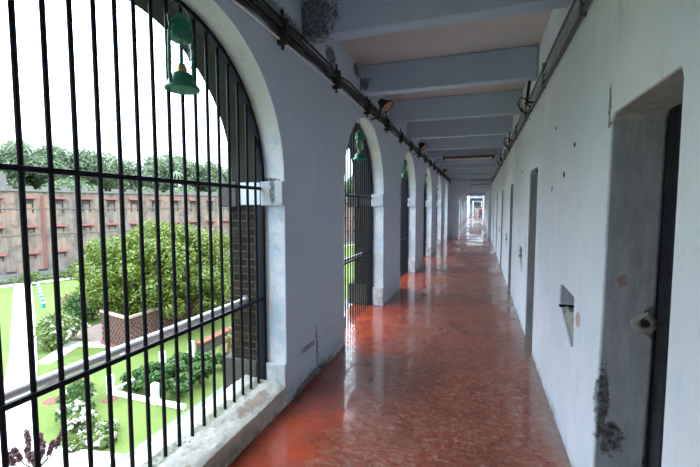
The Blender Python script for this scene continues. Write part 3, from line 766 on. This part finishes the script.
# ------------------------------------------------------------------ the far prison block
AZ = math.radians(69)
B = empty('prison_block', (-54.1, 36.9, G), AZ); tag(B, 'long three storey weathered pink prison block with small hooded windows across the garden', 'building')
S0, S1, HT = -26, 115, 11.05
MB().box(S0, S1, 0, 7, -.3, HT).build('wall', M['facade'], B)
MB().box(S0, S1, -.22, 0, HT-.05, HT+.22).build('parapet', M['panel'], B)
cre = MB().box(0, 1.0, -.15, .35, HT+.22, HT+.62).build('merlon', M['panel'], B); cre.location = (S0, 0, 0)
for i in range(1, 68):
    c_ = cre.copy(); COL.objects.link(c_); c_.parent = B; c_.location = (S0+2.05*i, 0, 0)
for z in (8.75, 5.35): MB().box(S0, S1, -.1, 0, z, z+.16).build('string_course', M['panel'], B)
MB().box(S0, S1, -.35, 0, -.1, .55).build('base_course', M['panel'], B)
win = None
for ci in range(33):
    x = -15.8+3.2*ci
    for zi, z in enumerate((2.95, 6.4, 10.1)):
        if win is None:
            win = MB().box(-.5, -.36, -.05, .0, -1.5, 0).box(.36, .5, -.05, 0, -1.5, 0).box(-.36, .36, -.03, 0, -.5, 0).build('window', M['slot'], B)
            mb = MB()
            for q in range(6): mb.tube([(-.3+.12*q, -.06, -.48), (-.3+.12*q, -.06, -.02)], .02, 5)
            mb.build('window_bars', M['panel'], win)
            hd = MB().prism([(-.5, .0), (0, 0.0), (0, .28), (-.05, .28), (-.5, .12)], 'x', -.78, .78).build('window_hood', M['hood'], B)
            hd.data.materials[0] = M['hood']; w_, h_ = win, hd
        else:
            w_ = win.copy(); COL.objects.link(w_); w_.parent = B
            c_ = win.children[0].copy(); COL.objects.link(c_); c_.parent = w_
            h_ = hd.copy(); COL.objects.link(h_); h_.parent = B
        w_.location = (x, 0, z-.1); h_.location = (x, 0, z-.05)
        if zi < 2: w_.scale = (1, 1, .4)
        else: w_.scale = (1, 1, 1.15)
MB().tube([(-1.55, -.12, .2), (-1.55, -.12, 10.6)], .13, 8).build('drain_pipe', M['hood'], B)
MB().tube([(-1.55+22, -.12, .2), (-1.55+22, -.12, 10.6)], .13, 8).build('drain_pipe', M['hood'], B)
MB().box(S0, -4.6, 2.5, 7.2, HT, HT+2.2).build('stair_head', M['panel'], B)
mb = MB()
for ci in range(24): mb.box(-15.2+3.2*ci, -14.2+3.2*ci, -.38, -.33, .62, .85)
mb.build('base_vents', M['slot'], B)
# service road, hedge and rail in front of it
def bl(x, y, z=0):
    c_, s_ = math.cos(AZ), math.sin(AZ); return (-54.1+c_*x-s_*y, 36.9+s_*x+c_*y, G+z)
slab('road', [bl(S0, -.4)[:2], bl(S1, -.4)[:2], bl(S1, -3.0)[:2], bl(S0, -3.0)[:2]], .04, M['pave'])
slab('road', [bl(S0, -5.6)[:2], bl(S1, -5.6)[:2], bl(S1, -6.8)[:2], bl(S0, -6.8)[:2]], .04, M['conc'])
h = empty('hedge', bl(S0, -4.2), AZ); tag(h, 'low pale green hedge along the foot of the far prison block', 'hedge')
C = [(random.uniform(0, 70), random.uniform(-.5, .5), random.uniform(.2, .6)) for _ in range(420)]
leaves('foliage', M['leaf_light'], C, [.45]*420, 9000, .25, h, .8, shell=.2)
MB().tube([(0, 0, .2), (70, 0, .2)], .1, 5).build('stem', M['bark'], h)
fn = empty('low_fence', bl(S0, -6.9), AZ); tag(fn, 'thin dark rail fence on low posts in front of the pale hedge', 'fence')
MB().box(0, 70, -.04, .04, .62, .7).box(0, 70, -.04, .04, .3, .36).build('rails', M['panel'], fn)
mb = MB()
for i in range(36): mb.box(i*2, i*2+.12, -.06, .06, 0, .8)
mb.build('posts', M['panel'], fn)
for i, (x, y, lab) in enumerate([(-4.6, -7.3, 'small round yellow green bush at the far left of the lawn'), (-.6, -7.0, 'small round yellow green bush right of the far end of the white path')]):
    p = bl(x, y); shrub('clipped_bush', p, 1.0, 1.5, M['leaf_light'], lab, n=900, size=.2)

# ------------------------------------------------------------------ wooded hill beyond
hl = MB(); nx = 40
for i in range(nx):
    pass
vs = []; fs = []
for i in range(31):
    for j in range(9):
        p = bl(-70+7*i, 14+9*j)
        vs.append((p[0], p[1], G-1+ 9*math.sin(min(1, j/6)*PI/2)*(1+.15*math.sin(i*.7))))
for i in range(30):
    for j in range(8): a = i*9+j; fs.append((a, a+1, a+10, a+9))
struct(MB().add(vs, fs).build('hill', M['lawn'], smooth=True))
protos = []
for q in range(4):
    t = empty('forest_tree', (0, 0, 0))
    C, R = clumps(0, 0, 9.5, 5.4, 5.4, 5.0, 46, 1.3, 2.3)
    leaves('crown', M['leaf_far'], C, R, 13000, .52, t, .8)
    trunk(t, 7, .35, 2.5, 4); protos.append(t)
used = [False]*4
rows = [(-30+7.3*i + random.uniform(-1.5, 1.5), 17+random.uniform(-2, 2), .78+random.uniform(-.1, .12), 0) for i in range(19)]
rows += [(-38+8*i + random.uniform(-1.5, 1.5), 34+random.uniform(-3, 3), 1.0+random.uniform(-.13, .16), 6) for i in range(20)]
for i, (x, y, s, dz) in enumerate(rows):
    q = i % 4
    t = protos[q] if not used[q] else copy_tree(protos[q]); used[q] = True
    p = bl(x, y); t.location = (p[0], p[1], G-.5+dz*.8); s *= 1.12; t.scale = (s, s, s); t.rotation_euler = (0, 0, random.uniform(0, 6))
    tag(t, ('broad green forest tree in the front row rising behind the far prison block' if dz == 0 else 'tall green forest tree on the hill behind the front row of trees'), 'tree', 'front row of forest trees' if dz == 0 else 'hill forest trees')
# a few palms standing above the tree line
pal = None
for i, (x, y, hgt, lab) in enumerate([(1.5, 27, 20.3, 'palm with ragged fronds above the trees, leftmost of the three palms'), (17, 26, 18.5, 'middle palm of the three above the tree line'), (30, 27, 17.3, 'rightmost of the three palms above the tree line')]):
    p = bl(x, y); t = empty('palm_tree', p)
    MB().tube([(0, 0, 0), (.4, 0, hgt*.5), (0, 0, hgt)], [.3, .22, .16], 8).build('trunk', M['bark'], t, smooth=True)
    mb = MB()
    for k in range(16):
        a = k*2*PI/16+random.uniform(-.1, .1); ln = random.uniform(2.0, 2.8); up = random.uniform(.1, 1.0)
        pr = Vector((-math.sin(a), math.cos(a), 0))*.28
        pts = [Vector((math.cos(a)*ln*u, math.sin(a)*ln*u, hgt+up*u*2-2.6*u*u)) for u in (0, .3, .6, .85, 1)]
        for j in range(4): mb.add([pts[j]-pr*(1-j*.2), pts[j]+pr*(1-j*.2), pts[j+1]+pr*(.8-j*.2), pts[j+1]-pr*(.8-j*.2)], [(0, 1, 2, 3)])
    mb.build('fronds', M['leaf_far'], t); tag(t, lab, 'tree')

# ------------------------------------------------------------------ sky and light
wd = bpy.data.worlds.new('overcast'); sc.world = wd; wd.use_nodes = True
nt = wd.node_tree; bg = nt.nodes['Background']
tc = N(nt, 'ShaderNodeTexCoord'); sp = N(nt, 'ShaderNodeSeparateXYZ'); L(nt, tc.outputs['Generated'], sp.inputs[0])
r = N(nt, 'ShaderNodeValToRGB'); r.color_ramp.elements[0].color = (.28, .325, .375, 1); r.color_ramp.elements[1].color = (1.25, 1.46, 1.72, 1); q_ = r.color_ramp.elements.new(.45); q_.color = (1.0, 1.17, 1.38, 1)
L(nt, sp.outputs['Z'], r.inputs['Fac']); L(nt, r.outputs['Color'], bg.inputs['Color'])
bg.inputs['Strength'].default_value = 6.4

# ------------------------------------------------------------------ camera
cd_ = bpy.data.cameras.new('camera'); cam = bpy.data.objects.new('camera', cd_); COL.objects.link(cam)
f, vx, vy = 385., 479., 207.
pit = math.atan((233.5-vy)/f); psi = math.atan(((vx-350)/f)*math.cos(pit))
Fd = Vector((-math.sin(psi)*math.cos(pit), math.cos(psi)*math.cos(pit), -math.sin(pit)))
cam.location = (0, 0, 1.6); cam.rotation_euler = Fd.to_track_quat('-Z', 'Y').to_euler()
cd_.sensor_width = 36; cd_.lens = f/700*36; cd_.clip_start = .05; cd_.clip_end = 600
sc.camera = cam
vsx = sc.view_settings; vsx.view_transform = 'Standard'; vsx.look = 'None'; vsx.gamma = 1; vsx.use_curve_mapping = False; vsx.exposure = 0
cy = sc.cycles
cy.max_bounces = 12; cy.diffuse_bounces = 6; cy.glossy_bounces = 4; cy.transmission_bounces = 6
cy.use_denoising = True; cy.sample_clamp_indirect = 8
